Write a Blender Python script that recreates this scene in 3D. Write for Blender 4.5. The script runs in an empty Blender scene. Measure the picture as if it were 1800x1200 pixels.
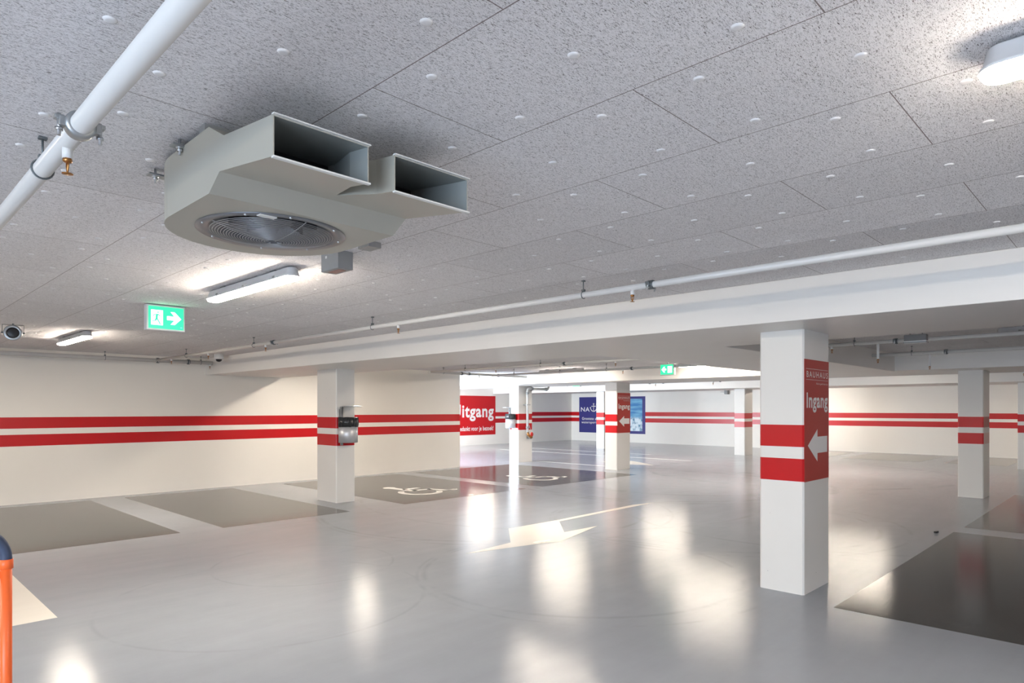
import bpy, bmesh, math, random
from mathutils import Vector, Matrix
random.seed(7)
PI = math.pi
SC = bpy.context.scene
COL = SC.collection

# ------------------------------------------------------------------ camera
F_PX = 1153.4
cam_d = bpy.data.cameras.new('camera'); cam = bpy.data.objects.new('camera', cam_d); COL.objects.link(cam)
cam_d.sensor_width = 36.0; cam_d.lens = F_PX / 1800 * 36
cam_d.shift_y = (719 - 600) / 1800
YAW = PI / 2 - math.atan2(1188, F_PX)          # angle of the view direction from +X towards +Y
cam.location = (0, 0, 1.6)
cam.rotation_euler = (PI / 2, 0, YAW - PI / 2)
cam_d.clip_start = 0.05
SC.camera = cam

# ------------------------------------------------------------------ node helpers
def new_mat(name):
    m = bpy.data.materials.new(name); m.use_nodes = True
    nt = m.node_tree; b = nt.nodes['Principled BSDF']
    return m, nt, b
def N(nt, t, **kw):
    n = nt.nodes.new(t)
    for k, v in kw.items():
        if k.startswith('i_'):
            n.inputs[int(k[2:])].default_value = v
        else: setattr(n, k, v)
    return n
def M(nt, op, a, b=None, c=None, clamp=False):
    n = nt.nodes.new('ShaderNodeMath'); n.operation = op; n.use_clamp = clamp
    for i, x in enumerate((a, b, c)):
        if x is None: continue
        if isinstance(x, (int, float)): n.inputs[i].default_value = x
        else: nt.links.new(x, n.inputs[i])
    return n.outputs[0]
def MIX(nt, f, a, b, mode='MIX'):
    n = nt.nodes.new('ShaderNodeMix'); n.data_type = 'RGBA'; n.blend_type = mode
    for s, x in ((n.inputs[0], f), (n.inputs[6], a), (n.inputs[7], b)):
        if isinstance(x, (int, float)): s.default_value = x
        elif isinstance(x, tuple): s.default_value = x if len(x) == 4 else (*x, 1)
        else: nt.links.new(x, s)
    return n.outputs[2]
def noise(nt, vec, scale, detail=2, rough=.5, dist=0.):
    n = nt.nodes.new('ShaderNodeTexNoise'); n.inputs['Scale'].default_value = scale
    n.inputs['Detail'].default_value = detail; n.inputs['Roughness'].default_value = rough; n.inputs['Distortion'].default_value = dist
    if vec is not None: nt.links.new(vec, n.inputs['Vector'])
    return n.outputs[0]
def coords(nt):
    return nt.nodes.new('ShaderNodeTexCoord').outputs['Object']
def geo(nt):
    return nt.nodes.new('ShaderNodeNewGeometry').outputs['Position']
def bump(nt, b, h, strength=.2, dist=.01):
    n = nt.nodes.new('ShaderNodeBump'); n.inputs['Strength'].default_value = strength; n.inputs['Distance'].default_value = dist
    nt.links.new(h, n.inputs['Height']); nt.links.new(n.outputs[0], b.inputs['Normal'])
def simple(name, col, rough=.5, metal=0., var=.04, scale=30., bmp=0., coat=0.):
    m, nt, b = new_mat(name)
    co = coords(nt); f = noise(nt, co, scale, 3)
    r = M(nt, 'MULTIPLY_ADD', f, var * 2, 1 - var)
    mx = nt.nodes.new('ShaderNodeVectorMath'); mx.operation = 'SCALE'; mx.inputs[0].default_value = col
    nt.links.new(r, mx.inputs['Scale']); nt.links.new(mx.outputs[0], b.inputs['Base Color'])
    b.inputs['Roughness'].default_value = rough; b.inputs['Metallic'].default_value = metal
    b.inputs['Coat Weight'].default_value = coat
    if bmp: bump(nt, b, f, bmp, .002)
    return m
def emit(name, col, s):
    m, nt, b = new_mat(name)
    b.inputs['Base Color'].default_value = (*col, 1); b.inputs['Roughness'].default_value = .4
    b.inputs['Emission Color'].default_value = (*col, 1); b.inputs['Emission Strength'].default_value = s
    return m

RED = (.54, .005, .010)
S1, S2, S3, S4 = 1.464, 1.274, 1.171, .975

def paint(name, base, striped=False, pores=False, rough=.45, bmp=.08):
    m, nt, b = new_mat(name)
    p = geo(nt)
    n1 = noise(nt, p, 1.3, 3); n2 = noise(nt, p, 90, 3, .6)
    f = M(nt, 'MULTIPLY_ADD', n1, .06, .97)
    sc = nt.nodes.new('ShaderNodeVectorMath'); sc.operation = 'SCALE'; sc.inputs[0].default_value = base
    nt.links.new(f, sc.inputs['Scale']); col = sc.outputs[0]
    if pores:
        v = nt.nodes.new('ShaderNodeTexVoronoi'); v.inputs['Scale'].default_value = 7.; nt.links.new(p, v.inputs['Vector'])
        d = M(nt, 'LESS_THAN', v.outputs['Distance'], .028)
        gate = M(nt, 'GREATER_THAN', noise(nt, p, 3.1, 1), .53)
        col = MIX(nt, M(nt, 'MULTIPLY', M(nt, 'MULTIPLY', d, gate), .75), col, (.12, .12, .13))
    if striped:
        s = nt.nodes.new('ShaderNodeSeparateXYZ'); nt.links.new(p, s.inputs[0]); z = s.outputs[2]
        a = M(nt, 'MULTIPLY', M(nt, 'LESS_THAN', z, S1), M(nt, 'GREATER_THAN', z, S2))
        c = M(nt, 'MULTIPLY', M(nt, 'LESS_THAN', z, S3), M(nt, 'GREATER_THAN', z, S4))
        t = M(nt, 'ADD', a, c)
        col = MIX(nt, t, col, RED)
        b.inputs['Roughness'].default_value = rough
        nt.links.new(M(nt, 'MULTIPLY_ADD', t, -.12, rough), b.inputs['Roughness'])
    else: b.inputs['Roughness'].default_value = rough
    nt.links.new(col, b.inputs['Base Color'])
    bump(nt, b, n2, bmp, .003)
    return m

MT = {}
WALLC = (.88, .845, .785)
MT['wall'] = paint('wall_paint_striped', WALLC, True)
MT['plain'] = paint('white_concrete_paint', (.80, .775, .74), False, rough=.4)
MT['column'] = paint('column_paint_striped', (.79, .77, .735), True, True, rough=.4)

# ceiling: wood-wool cement panels with joints
def ceiling_mat():
    m, nt, b = new_mat('wood_wool_panels')
    p = geo(nt)
    def ridge(rot, sx, sy, sc, w):
        mp = nt.nodes.new('ShaderNodeMapping'); mp.inputs['Rotation'].default_value = (0, 0, rot)
        mp.inputs['Scale'].default_value = (sx, sy, 1); nt.links.new(p, mp.inputs[0])
        n = noise(nt, mp.outputs[0], sc, 1, .4, .6)
        a = M(nt, 'ABSOLUTE', M(nt, 'SUBTRACT', n, .5))
        return M(nt, 'SUBTRACT', 1., M(nt, 'DIVIDE', a, w), clamp=True)
    r = [ridge(a, .6, 2.6, sc, .075) for a, sc in ((.25, 74), (.85, 80), (1.4, 70), (1.95, 76), (2.5, 82), (3.0, 68))]
    h = r[0]
    for q in r[1:]: h = M(nt, 'MAXIMUM', h, q)
    dark = M(nt, 'SUBTRACT', 1., M(nt, 'MULTIPLY', h, 1.3, clamp=True), clamp=True)
    big = noise(nt, p, .9, 2)
    base = MIX(nt, big, (.80, .78, .785), (.87, .85, .855))
    base = MIX(nt, M(nt, 'MULTIPLY', M(nt, 'SUBTRACT', h, .55), 2.0, clamp=True), base, (.97, .95, .96))
    col = MIX(nt, M(nt, 'MULTIPLY', dark, .9), base, (.12, .10, .095))
    # joints
    s = nt.nodes.new('ShaderNodeSeparateXYZ'); nt.links.new(p, s.inputs[0])
    c = nt.nodes.new('ShaderNodeCombineXYZ')
    nt.links.new(M(nt, 'SUBTRACT', s.outputs[1], .599), c.inputs[0]); nt.links.new(M(nt, 'SUBTRACT', s.outputs[0], 1.774), c.inputs[1])
    br = nt.nodes.new('ShaderNodeTexBrick'); nt.links.new(c.outputs[0], br.inputs['Vector'])
    br.offset = .5; br.offset_frequency = 2
    br.inputs['Color1'].default_value = (1, 1, 1, 1); br.inputs['Color2'].default_value = (.93, .93, .93, 1); br.inputs['Mortar'].default_value = (0, 0, 0, 1)
    br.inputs['Scale'].default_value = 1; br.inputs['Mortar Size'].default_value = .0022; br.inputs['Mortar Smooth'].default_value = .3
    br.inputs['Brick Width'].default_value = 1.17; br.inputs['Row Height'].default_value = .5865
    col = MIX(nt, 1., col, MIX(nt, br.outputs['Fac'], br.outputs['Color'], (1, 1, 1)), 'MULTIPLY')
    col = MIX(nt, M(nt, 'MULTIPLY', br.outputs['Fac'], .8), col, (.17, .12, .11))
    nt.links.new(col, b.inputs['Base Color']); b.inputs['Roughness'].default_value = .9
    b.inputs['Specular IOR Level'].default_value = .03
    bump(nt, b, h, .4, .003)
    return m
MT['ceiling'] = ceiling_mat()

def floor_mat(name, base, dark, rough, scuffs=True):
    m, nt, b = new_mat(name)
    p = geo(nt)
    n1 = noise(nt, p, .7, 4, .6); n2 = noise(nt, p, 6, 4, .65)
    # dusty streaks along the driving direction
    mp = nt.nodes.new('ShaderNodeMapping'); mp.inputs['Rotation'].default_value = (0, 0, .2); mp.inputs['Scale'].default_value = (.35, 3.2, 1)
    nt.links.new(p, mp.inputs[0]); n3 = noise(nt, mp.outputs[0], 1.4, 5, .65)
    k = M(nt, 'ADD', M(nt, 'MULTIPLY', n1, .5), M(nt, 'ADD', M(nt, 'MULTIPLY', n2, .15), M(nt, 'MULTIPLY', n3, .35)))
    k = M(nt, 'MULTIPLY_ADD', M(nt, 'SUBTRACT', k, .5), 2.2, .5, clamp=True)
    col = MIX(nt, k, dark, base)
    rr = M(nt, 'MULTIPLY_ADD', k, -.06, rough + .04)
    if scuffs:
        sx = nt.nodes.new('ShaderNodeSeparateXYZ'); nt.links.new(p, sx.inputs[0])
        tot = None
        nn = noise(nt, p, 2.3, 3, .6)
        for cx, cy, R, w, s in ((7.2, 7.6, 2.5, .05, .5), (7.35, 7.5, 2.75, .035, .4), (5.2, 4.1, 1.55, .04, .35), (5.25, 4.0, 1.72, .03, .3), (8.8, 4.6, 2.2, .05, .4),
                                (8.9, 4.5, 2.42, .04, .4), (12.5, 7.6, 2.9, .10, .5), (12.7, 7.6, 3.3, .12, .5), (13.2, 7.4, 2.5, .10, .45), (17.0, 6.5, 3.6, .14, .5),
                                (9.4, 7.9, 3.6, .05, .4), (3.4, 6.3, .9, .02, .3), (10.6, 3.6, 3.0, .05, .35), (2.6, 5.4, 1.3, .025, .25)):
            dx = M(nt, 'SUBTRACT', sx.outputs[0], cx); dy = M(nt, 'SUBTRACT', sx.outputs[1], cy)
            d = M(nt, 'SQRT', M(nt, 'ADD', M(nt, 'MULTIPLY', dx, dx), M(nt, 'MULTIPLY', dy, dy)))
            a = M(nt, 'ABSOLUTE', M(nt, 'SUBTRACT', d, R))
            v = M(nt, 'MULTIPLY', M(nt, 'SUBTRACT', 1., M(nt, 'DIVIDE', a, w), clamp=True), s)
            tot = v if tot is None else M(nt, 'MAXIMUM', tot, v)
        g = M(nt, 'MULTIPLY_ADD', M(nt, 'SUBTRACT', nn, .45), 6, .2, clamp=True)
        tot = M(nt, 'MULTIPLY', M(nt, 'MULTIPLY', tot, g), .65)
        col = MIX(nt, M(nt, 'MULTIPLY', tot, .7), col, (.09, .085, .085))
        rr = M(nt, 'ADD', rr, M(nt, 'MULTIPLY', tot, .15))
    nt.links.new(col, b.inputs['Base Color'])
    nt.links.new(rr, b.inputs['Roughness'])
    b.inputs['IOR'].default_value = 1.21 if scuffs else 1.24
    h = M(nt, 'ADD', M(nt, 'MULTIPLY', noise(nt, p, 230, 1, .5), 1.6), M(nt, 'MULTIPLY', noise(nt, p, 45, 2, .5), .5))
    bump(nt, b, h, .075 if scuffs else .045, .0035)
    return m
MT['floor'] = floor_mat('grey_epoxy_floor', (.355, .378, .42), (.285, .305, .34), .115)
MT['bay'] = floor_mat('dark_epoxy_paint', (.075, .074, .071), (.05, .049, .047), .075, False)
MT['cream'] = floor_mat('cream_floor_paint', (.82, .78, .71), (.74, .70, .63), .25, False)
MT['white_line'] = floor_mat('white_floor_paint', (.86, .85, .82), (.78, .77, .74), .2, False)

MT['red_vinyl'] = simple('red_vinyl', RED, .38, var=.03)
MT['sign_red'] = simple('red_sign_film', (.42, .022, .016), .33, var=.05)
MT['white_vinyl'] = simple('white_vinyl', (.80, .79, .78), .4, var=.02)
MT['navy'] = simple('navy_vinyl', (.035, .035, .20), .35, var=.05)
MT['pipe'] = simple('white_pipe_enamel', (.66, .655, .64), .25, var=.03, scale=6)
MT['zinc'] = simple('galvanised_steel', (.42, .44, .45), .38, .85, .12, 25, .1)
MT['darkzinc'] = simple('dull_cast_coupling', (.16, .18, .19), .45, .6, .15, 30, .1)
MT['brass'] = simple('sprinkler_brass', (.42, .20, .07), .3, 1., .1, 40)
MT['fan'] = simple('beige_grey_sheet_metal', (.43, .42, .365), .38, .15, .05, 3., .03)
MT['fan_in'] = simple('fan_duct_inside', (.34, .36, .35), .45, .2, .05, 4)
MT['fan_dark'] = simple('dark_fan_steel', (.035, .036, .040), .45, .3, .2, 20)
MT['fan_cone'] = simple('dark_steel_inlet_ring', (.22, .23, .25), .3, .75, .15, 14)
MT['guard'] = simple('guard_wire', (.40, .40, .41), .35, .6, .1, 40)
MT['plastic'] = simple('light_grey_plastic', (.66, .67, .69), .35, var=.03)
MT['boxgrey'] = simple('grey_enclosure', (.31, .315, .31), .5, var=.04)
MT['boxdark'] = simple('mid_grey_enclosure', (.24, .24, .24), .5)
MT['white_plastic'] = simple('white_plastic', (.78, .78, .77), .35, var=.02)
MT['black'] = simple('black_plastic', (.015, .015, .017), .35, var=.1)
MT['bag'] = simple('black_bin_liner', (.03, .032, .034), .3, var=.3, scale=60, bmp=.6)
MT['steel'] = simple('brushed_steel', (.60, .62, .64), .28, 1., .12, 12)
MT['bucket'] = simple('matt_galvanised_bucket', (.62, .63, .66), .42, .55, .15, 9, .1)
MT['orange'] = simple('orange_powder_coat', (.97, .155, .03), .38, var=.03)
MT['blue'] = simple('dark_blue_sleeve', (.045, .065, .12), .5, var=.1, scale=60)
MT['red_plastic'] = simple('red_handwheel', (.6, .03, .02), .4)
MT['label'] = simple('pale_label', (.75, .75, .72), .5)
MT['cap'] = simple('cap_grey_white', (.80, .79, .79), .6)
MT['rust'] = simple('reddish_cover', (.42, .24, .19), .5, var=.1)
MT['pink'] = simple('worn_pink_tape', (.72, .50, .45), .45)
MT['dull_red'] = simple('worn_red_tape', (.40, .06, .05), .45, var=.15)
MT['lamp'] = emit('lamp_lens', (1.0, .885, .745), 74.)
MT['unlit'] = emit('dim_lens', (.85, .80, .66), .55)
MT['green'] = emit('exit_green', (.02, .62, .22), .95)
MT['green_white'] = emit('exit_white', (.75, 1., .86), 1.5)
MT['seam'] = simple('dark_joint', (.30, .28, .26), .8)

def photo_mat():
    m, nt, b = new_mat('sailing_photo_print')
    p = geo(nt); s = nt.nodes.new('ShaderNodeSeparateXYZ'); nt.links.new(p, s.inputs[0])
    n = noise(nt, p, 2.2, 5, .6, .8)
    mp = nt.nodes.new('ShaderNodeMapping'); mp.inputs['Scale'].default_value = (1, .8, 4.5); mp.inputs['Rotation'].default_value = (.3, 0, 0)
    nt.links.new(p, mp.inputs[0]); w = noise(nt, mp.outputs[0], 1.7, 3)
    sky = MIX(nt, M(nt, 'MULTIPLY_ADD', M(nt, 'SUBTRACT', w, .45), 4, .2, clamp=True), (.05, .22, .50), (.20, .48, .68))
    foam = MIX(nt, M(nt, 'MULTIPLY_ADD', M(nt, 'SUBTRACT', noise(nt, p, 5, 4), .42), 5, .3, clamp=True), (.05, .22, .36), (.75, .86, .92))
    lim = M(nt, 'ADD', M(nt, 'MULTIPLY', n, .5), 1.05)
    t = M(nt, 'MULTIPLY', M(nt, 'SUBTRACT', lim, s.outputs[2]), 6, clamp=True)
    nt.links.new(MIX(nt, t, sky, foam), b.inputs['Base Color']); b.inputs['Roughness'].default_value = .35
    return m
MT['photo'] = photo_mat()

# ------------------------------------------------------------------ geometry helpers
class G:
    def __init__(s): s.v = []; s.f = []; s.sm = []
    def add(s, vs, fs, smooth=False):
        o = len(s.v); s.v += [tuple(x) for x in vs]; s.f += [tuple(i + o for i in f) for f in fs]; s.sm += [smooth] * len(fs)
        return s
    def box(s, x0, x1, y0, y1, z0, z1, bev=0.):
        if bev <= 0:
            vs = [(x, y, z) for z in (z0, z1) for y in (y0, y1) for x in (x0, x1)]
            return s.add(vs, [(0, 2, 3, 1), (4, 5, 7, 6), (0, 1, 5, 4), (2, 6, 7, 3), (0, 4, 6, 2), (1, 3, 7, 5)])
        bm = bmesh.new(); bmesh.ops.create_cube(bm, size=1)
        for v in bm.verts: v.co = ((x0 + x1) / 2 + v.co.x * (x1 - x0), (y0 + y1) / 2 + v.co.y * (y1 - y0), (z0 + z1) / 2 + v.co.z * (z1 - z0))
        bmesh.ops.bevel(bm, geom=list(bm.edges), offset=bev, segments=2, affect='EDGES', profile=.5)
        return s.bm(bm)
    def bm(s, bm):
        bm.verts.index_update()
        s.add([v.co.copy() for v in bm.verts], [[v.index for v in f.verts] for f in bm.faces]); bm.free(); return s
    def prism(s, pts, z0, z1, cap=True, smooth=False):
        n = len(pts)
        a = sum(pts[i][0] * pts[(i + 1) % n][1] - pts[(i + 1) % n][0] * pts[i][1] for i in range(n))
        if a < 0: pts = pts[::-1]
        vs = [(x, y, z0) for x, y in pts] + [(x, y, z1) for x, y in pts]
        fs = [(i, (i + 1) % n, n + (i + 1) % n, n + i) for i in range(n)]
        s.add(vs, fs, smooth)
        if cap: s.add(vs, [tuple(range(n))[::-1], tuple(range(n, 2 * n))])
        return s
    def tube(s, path, r, n=16, cap=True, r2=None):
        path = [Vector(p) for p in path]; k = len(path); vs = []
        t0 = (path[1] - path[0]).normalized()
        up = Vector((0, 0, 1)) if abs(t0.z) < .9 else Vector((1, 0, 0))
        u = (up - t0 * up.dot(t0)).normalized()
        for i, p in enumerate(path):
            if i == 0: t = path[1] - path[0]
            elif i == k - 1: t = path[-1] - path[-2]
            else: t = (path[i + 1] - path[i]).normalized() + (path[i] - path[i - 1]).normalized()
            t.normalize(); u = (u - t * u.dot(t)).normalized(); w = t.cross(u)
            rr = r if r2 is None else r + (r2 - r) * i / (k - 1)
            for j in range(n):
                a = 2 * PI * j / n; vs.append(p + (u * math.cos(a) + w * math.sin(a)) * rr)
        fs = [(i * n + j, i * n + (j + 1) % n, (i + 1) * n + (j + 1) % n, (i + 1) * n + j) for i in range(k - 1) for j in range(n)]
        s.add(vs, fs, True)
        if cap: s.add(vs, [tuple(range(n))[::-1], tuple(range((k - 1) * n, k * n))])
        return s
    def cyl(s, a, b, r, n=24, r2=None): return s.tube([a, b], r, n, True, r2)
    def lathe(s, c, prof, n=32, axis='z'):
        vs = []
        for r, h in prof:
            for j in range(n):
                a = 2 * PI * j / n; x, y = r * math.cos(a), r * math.sin(a)
                if axis == 'z': vs.append((c[0] + x, c[1] + y, c[2] + h))
                elif axis == 'y': vs.append((c[0] + x, c[1] + h, c[2] + y))
                else: vs.append((c[0] + h, c[1] + x, c[2] + y))
        k = len(prof)
        fs = [(i * n + j, i * n + (j + 1) % n, (i + 1) * n + (j + 1) % n, (i + 1) * n + j) for i in range(k - 1) for j in range(n)]
        s.add(vs, fs, True); return s
    def build(s, name, mat, parent=None, loc=None):
        me = bpy.data.meshes.new(name)
        L = Vector(loc) if loc is not None else (parent.location.copy() if parent is not None else Vector((0, 0, 0)))
        me.from_pydata([tuple(Vector(v) - L) for v in s.v], [], s.f)
        me.polygons.foreach_set('use_smooth', s.sm); me.update()
        bm = bmesh.new(); bm.from_mesh(me); bmesh.ops.remove_doubles(bm, verts=bm.verts, dist=1e-6); bmesh.ops.recalc_face_normals(bm, faces=bm.faces); bm.to_mesh(me); bm.free()
        me.materials.append(MT[mat] if isinstance(mat, str) else mat)
        o = bpy.data.objects.new(name, me); COL.objects.link(o)
        if parent is not None:
            o.parent = parent
            pl = world_loc(parent); 
            if loc is None: L = pl
            o.location = L - pl
        else: o.location = L
        return o
def world_loc(o):
    v = Vector((0, 0, 0))
    while o is not None: v = v + o.location; o = o.parent
    return v
def part(g, name, mat, parent):
    """mesh written in world coordinates, parented so that it keeps its place"""
    return g.build(name, mat, parent, world_loc(parent))
def tag(o, label, cat, group=None, kind=None):
    if label: o['label'] = label
    if cat: o['category'] = cat
    if group: o['group'] = group
    if kind: o['kind'] = kind
    return o
def root(name, loc, label, cat, group=None):
    o = bpy.data.objects.new(name, None); COL.objects.link(o); o.location = loc; o.empty_display_size = .1
    return tag(o, label, cat, group, 'thing')
def struct(name, g, mat, label=None):
    o = g.build(name, mat); o['kind'] = 'structure'
    if label: o['label'] = label
    return o
def thing(name, g, mat, loc, label, cat, group=None):
    return tag(g.build(name, mat, None, loc), label, cat, group, 'thing')
def copy_tree(o, parent=None):
    c = o.copy(); COL.objects.link(c); c.parent = parent
    for ch in o.children: copy_tree(ch, c)
    return c

# ------------------------------------------------------------------ room shell
ZC = 2.621; ZB = 2.289; ZB2 = 2.305
XN, XF = -6.0, 26.7; YR, YL, YE = -6.0, 13.655, 21.6
struct('floor', G().box(XN - .2, XF + .2, YR - .2, YE + .2, -.2, 0), 'floor')
struct('ceiling', G().box(XN - .2, XF + .2, YR - .2, YE + .2, ZC, ZC + .2), 'ceiling')
struct('wall_left', G().box(XN, 12.0, YL, YL + .3, 0, ZC), 'wall')
struct('wall_far', G().box(XF, XF + .2, YR, YE, 0, ZC), 'wall')
struct('wall_exit', G().box(XN, XF, YE, YE + .2, 0, ZC), 'wall')
struct('wall_right', G().box(XN, XF, YR - .2, YR, 0, ZC), 'wall')
# wall behind the camera with a drive-in opening to daylight, and the ramp opening behind the left wall
struct('wall_near', G().box(XN - .2, XN, YR, -4.6, 0, ZC).box(XN - .2, XN, 1.6, YL, 0, ZC).box(XN - .2, XN, -4.6, 1.6, 2.4, ZC), 'plain')
struct('wall_ramp', G().box(9.8, 10.0, YL + .3, 14.6, 0, ZC).box(9.8, 10.0, 20.8, YE, 0, ZC).box(9.8, 10.0, 14.6, 20.8, 2.4, ZC), 'plain')
# beams (flat drop bands)
def beam(name, x0, x1, y0, y1, zb): struct(name, G().box(x0, x1, y0, y1, zb, ZC - .0005, .006), 'plain')
beam('ceiling_beam', 5.19, 6.83, YR, YL, ZB)
beam('ceiling_beam', 13.55, 15.5, YR, YE, ZB2)
beam('ceiling_beam', 21.01, 23.2, YR, YE, ZB2)
beam('cross_beam', 6.825, 13.555, 3.353, 5.10, ZB + .0005)

# ------------------------------------------------------------------ columns
def column(x0, x1, y0, y1, zt, label):
    g = G(); b = .014
    pts = [(x0 + b, y0), (x1 - b, y0), (x1, y0 + b), (x1, y1 - b), (x1 - b, y1), (x0 + b, y1), (x0, y1 - b), (x0, y0 + b)]
    g.prism(pts, 0, zt)
    return thing('column', g, 'column', ((x0 + x1) / 2, (y0 + y1) / 2, 0), label, 'column')
W, D = .617, .388
column(5.788, 5.788 + W, 2.127, 2.127 + D, ZB, 'large white square column carrying a tall red Ingang sign, standing beside the dark bay')
column(5.933, 6.300, 9.932, 10.578, ZB, 'white column with red bands and a litter bin, in front of the left wall')
column(14.312, 14.928, 13.624, 14.014, ZB2, 'white column with a litter bin and a riser pipe near the left wall end')
column(14.312, 14.928, 10.048, 10.048 + D, ZB2, 'white column with a small red Ingang sign, behind the wheelchair bays')
c5 = column(14.312, 14.928, 2.127, 2.127 + D, ZB2, 'bare white column with two red bands, at the corner of the far dark bay')
part(G().box(14.34, 14.90, 2.1255, 2.1275, S2, S1), 'upper_band', 'dull_red', c5)
part(G().box(14.34, 14.90, 2.1255, 2.1275, S4, S3), 'lower_band', 'pink', c5)
column(21.932, 22.549, 10.048, 10.048 + D, ZB2, 'slim distant white column standing before the pale far wall beside the security camera')
column(21.70, 22.35, 15.87, 16.26, ZB2, 'white column hiding the middle of the navy banner')
column(21.932, 22.549, 2.127, 2.127 + D, ZB2, 'distant white column at the edge of the view, beyond the bare banded column')

# ------------------------------------------------------------------ floor markings
def marking(name, polys, mat, label, cat, h=.0012, group=None):
    g = G()
    for p in polys: g.prism(p, .0002, h)
    cx = sum(q[0] for q in polys[0]) / len(polys[0]); cy = sum(q[1] for q in polys[0]) / len(polys[0])
    return thing(name, g, mat, (cx, cy, 0), label, cat, group)
def rect(x0, x1, y0, y1): return [(x0, y0), (x1, y0), (x1, y1), (x0, y1)]
marking('parking_bay', [rect(.9, 3.105, 9.0, 13.32)], 'bay', 'dark grey painted parking bay along the left wall, cut by the picture edge', 'parking bay')
marking('parking_bay', [rect(3.64, 5.6, 8.97, 13.34)], 'bay', 'dark grey parking bay just before the column with the litter bin', 'parking bay')
marking('parking_bay', [rect(6.67, 9.68, 9.0, 13.34)], 'bay', 'dark bay with wheelchair symbol, beside the column with the litter bin', 'parking bay')
marking('parking_bay', [rect(10.16, 13.66, 9.0, 13.34)], 'bay', 'dark wheelchair bay farther on, mirroring the navy banner', 'parking bay')
marking('parking_bay', [rect(5.61, 10.15, -2.7, 1.828)], 'bay', 'big dark glossy parking bay beside the large column with the Ingang sign', 'parking bay')
marking('parking_bay', [rect(10.65, 15.3, -2.7, 1.80)], 'bay', 'dark parking bay at the foot of the bare banded column', 'parking bay')
MT['far_bay'] = floor_mat('worn_grey_bay_paint', (.42, .41, .395), (.37, .36, .345), .2, False)
for a, b, l in ((9.9, 7.75, 'faint grey bay along the far wall, beside the slim distant column'), (7.25, 5.0, 'faint grey bay in the middle of the far wall row'),
                (4.4, 2.85, 'faint grey bay along the far wall, behind the bare banded column'), (2.3, .1, 'faint grey bay by the far wall at the picture edge')):
    marking('parking_bay', [rect(22.9, 26.5, b, a)], 'far_bay', l, 'parking bay')
marking('direction_arrow', [[(4.85, 5.43), (5.80, 5.22), (6.11, 5.11), (7.27, 5.43), (6.60, 5.46), (7.19, 6.04), (9.75, 6.09), (9.3, 6.20), (7.25, 6.13), (6.28, 6.16), (5.64, 5.50)]], 'cream',
        'big cream lane arrow painted in the middle of the floor', 'floor marking')
marking('direction_arrow', [[(1.185, 6.02), (1.185, 8.6), (.3, 8.6), (.3, 6.5), (.72, 6.3), (.80, 6.02)]], 'cream', 'cream painted arrow beside the orange barrier', 'floor marking')
marking('direction_arrow', [[(16.27, 10.14), (16.92, 11.06), (17.35, 11.9), (16.3, 12.0), (15.95, 10.9)]], 'cream', 'small cream floor marking behind the column with the small Ingang sign', 'floor marking')
marking('lane_line', [rect(15.02, 15.12, 10.5, 13.6)], 'white_line', 'thin white line joining two columns beyond the wheelchair bays', 'floor line')
marking('lane_line', [rect(18.42, 18.54, 10.2, 18.6)], 'white_line', 'long thin white line beyond the columns, nearer of two', 'floor line')
marking('lane_line', [rect(19.9, 20.02, 12.6, 19.2)], 'white_line', 'long thin white line beyond the columns, farther of two', 'floor line')

def isa(cx, cy, s, label):
    """wheelchair symbol: up = +Y, facing +X; s = height"""
    def T(x, y): return (cx + x * s, cy + y * s)
    polys = []
    polys.append([T(.33 + .09 * math.cos(a * PI / 8), .95 + .09 * math.sin(a * PI / 8)) for a in range(16)])
    def seg(a, b, w):
        d = Vector((b[0] - a[0], b[1] - a[1])).normalized() * w / 2; n = (-d.y, d.x)
        return [T(a[0] + n[0] - d.x * .6, a[1] + n[1] - d.y * .6), T(a[0] - n[0] - d.x * .6, a[1] - n[1] - d.y * .6), T(b[0] - n[0] + d.x * .6, b[1] - n[1] + d.y * .6), T(b[0] + n[0] + d.x * .6, b[1] + n[1] + d.y * .6)]
    polys += [seg((.34, .84), (.39, .45), .12), seg((.37, .66), (.62, .66), .085), seg((.39, .45), (.66, .45), .10), seg((.66, .45), (.76, .13), .10), seg((.76, .13), (.90, .18), .085)]
    g = G()
    for p in polys: g.prism(p, .0015, .0026)
    o, n = [], 28
    for i in range(n):
        a0 = math.radians(125 + (345 - 125) * i / n); a1 = math.radians(125 + (345 - 125) * (i + 1) / n)
        q = [T(.37 + r * math.cos(a), .28 + r * math.sin(a)) for a, r in ((a0, .22), (a1, .22), (a1, .305), (a0, .305))]
        g.prism(q, .0015, .0026)
    thing('wheelchair_symbol', g, 'white_line', (cx + .4 * s, cy + .5 * s, 0), label, 'wheelchair symbol')
isa(7.35, 9.72, 1.42, 'white wheelchair symbol in the bay beside the column with the bin')
isa(10.85, 9.72, 1.35, 'white wheelchair symbol in the farther of the two wheelchair bays')

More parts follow.
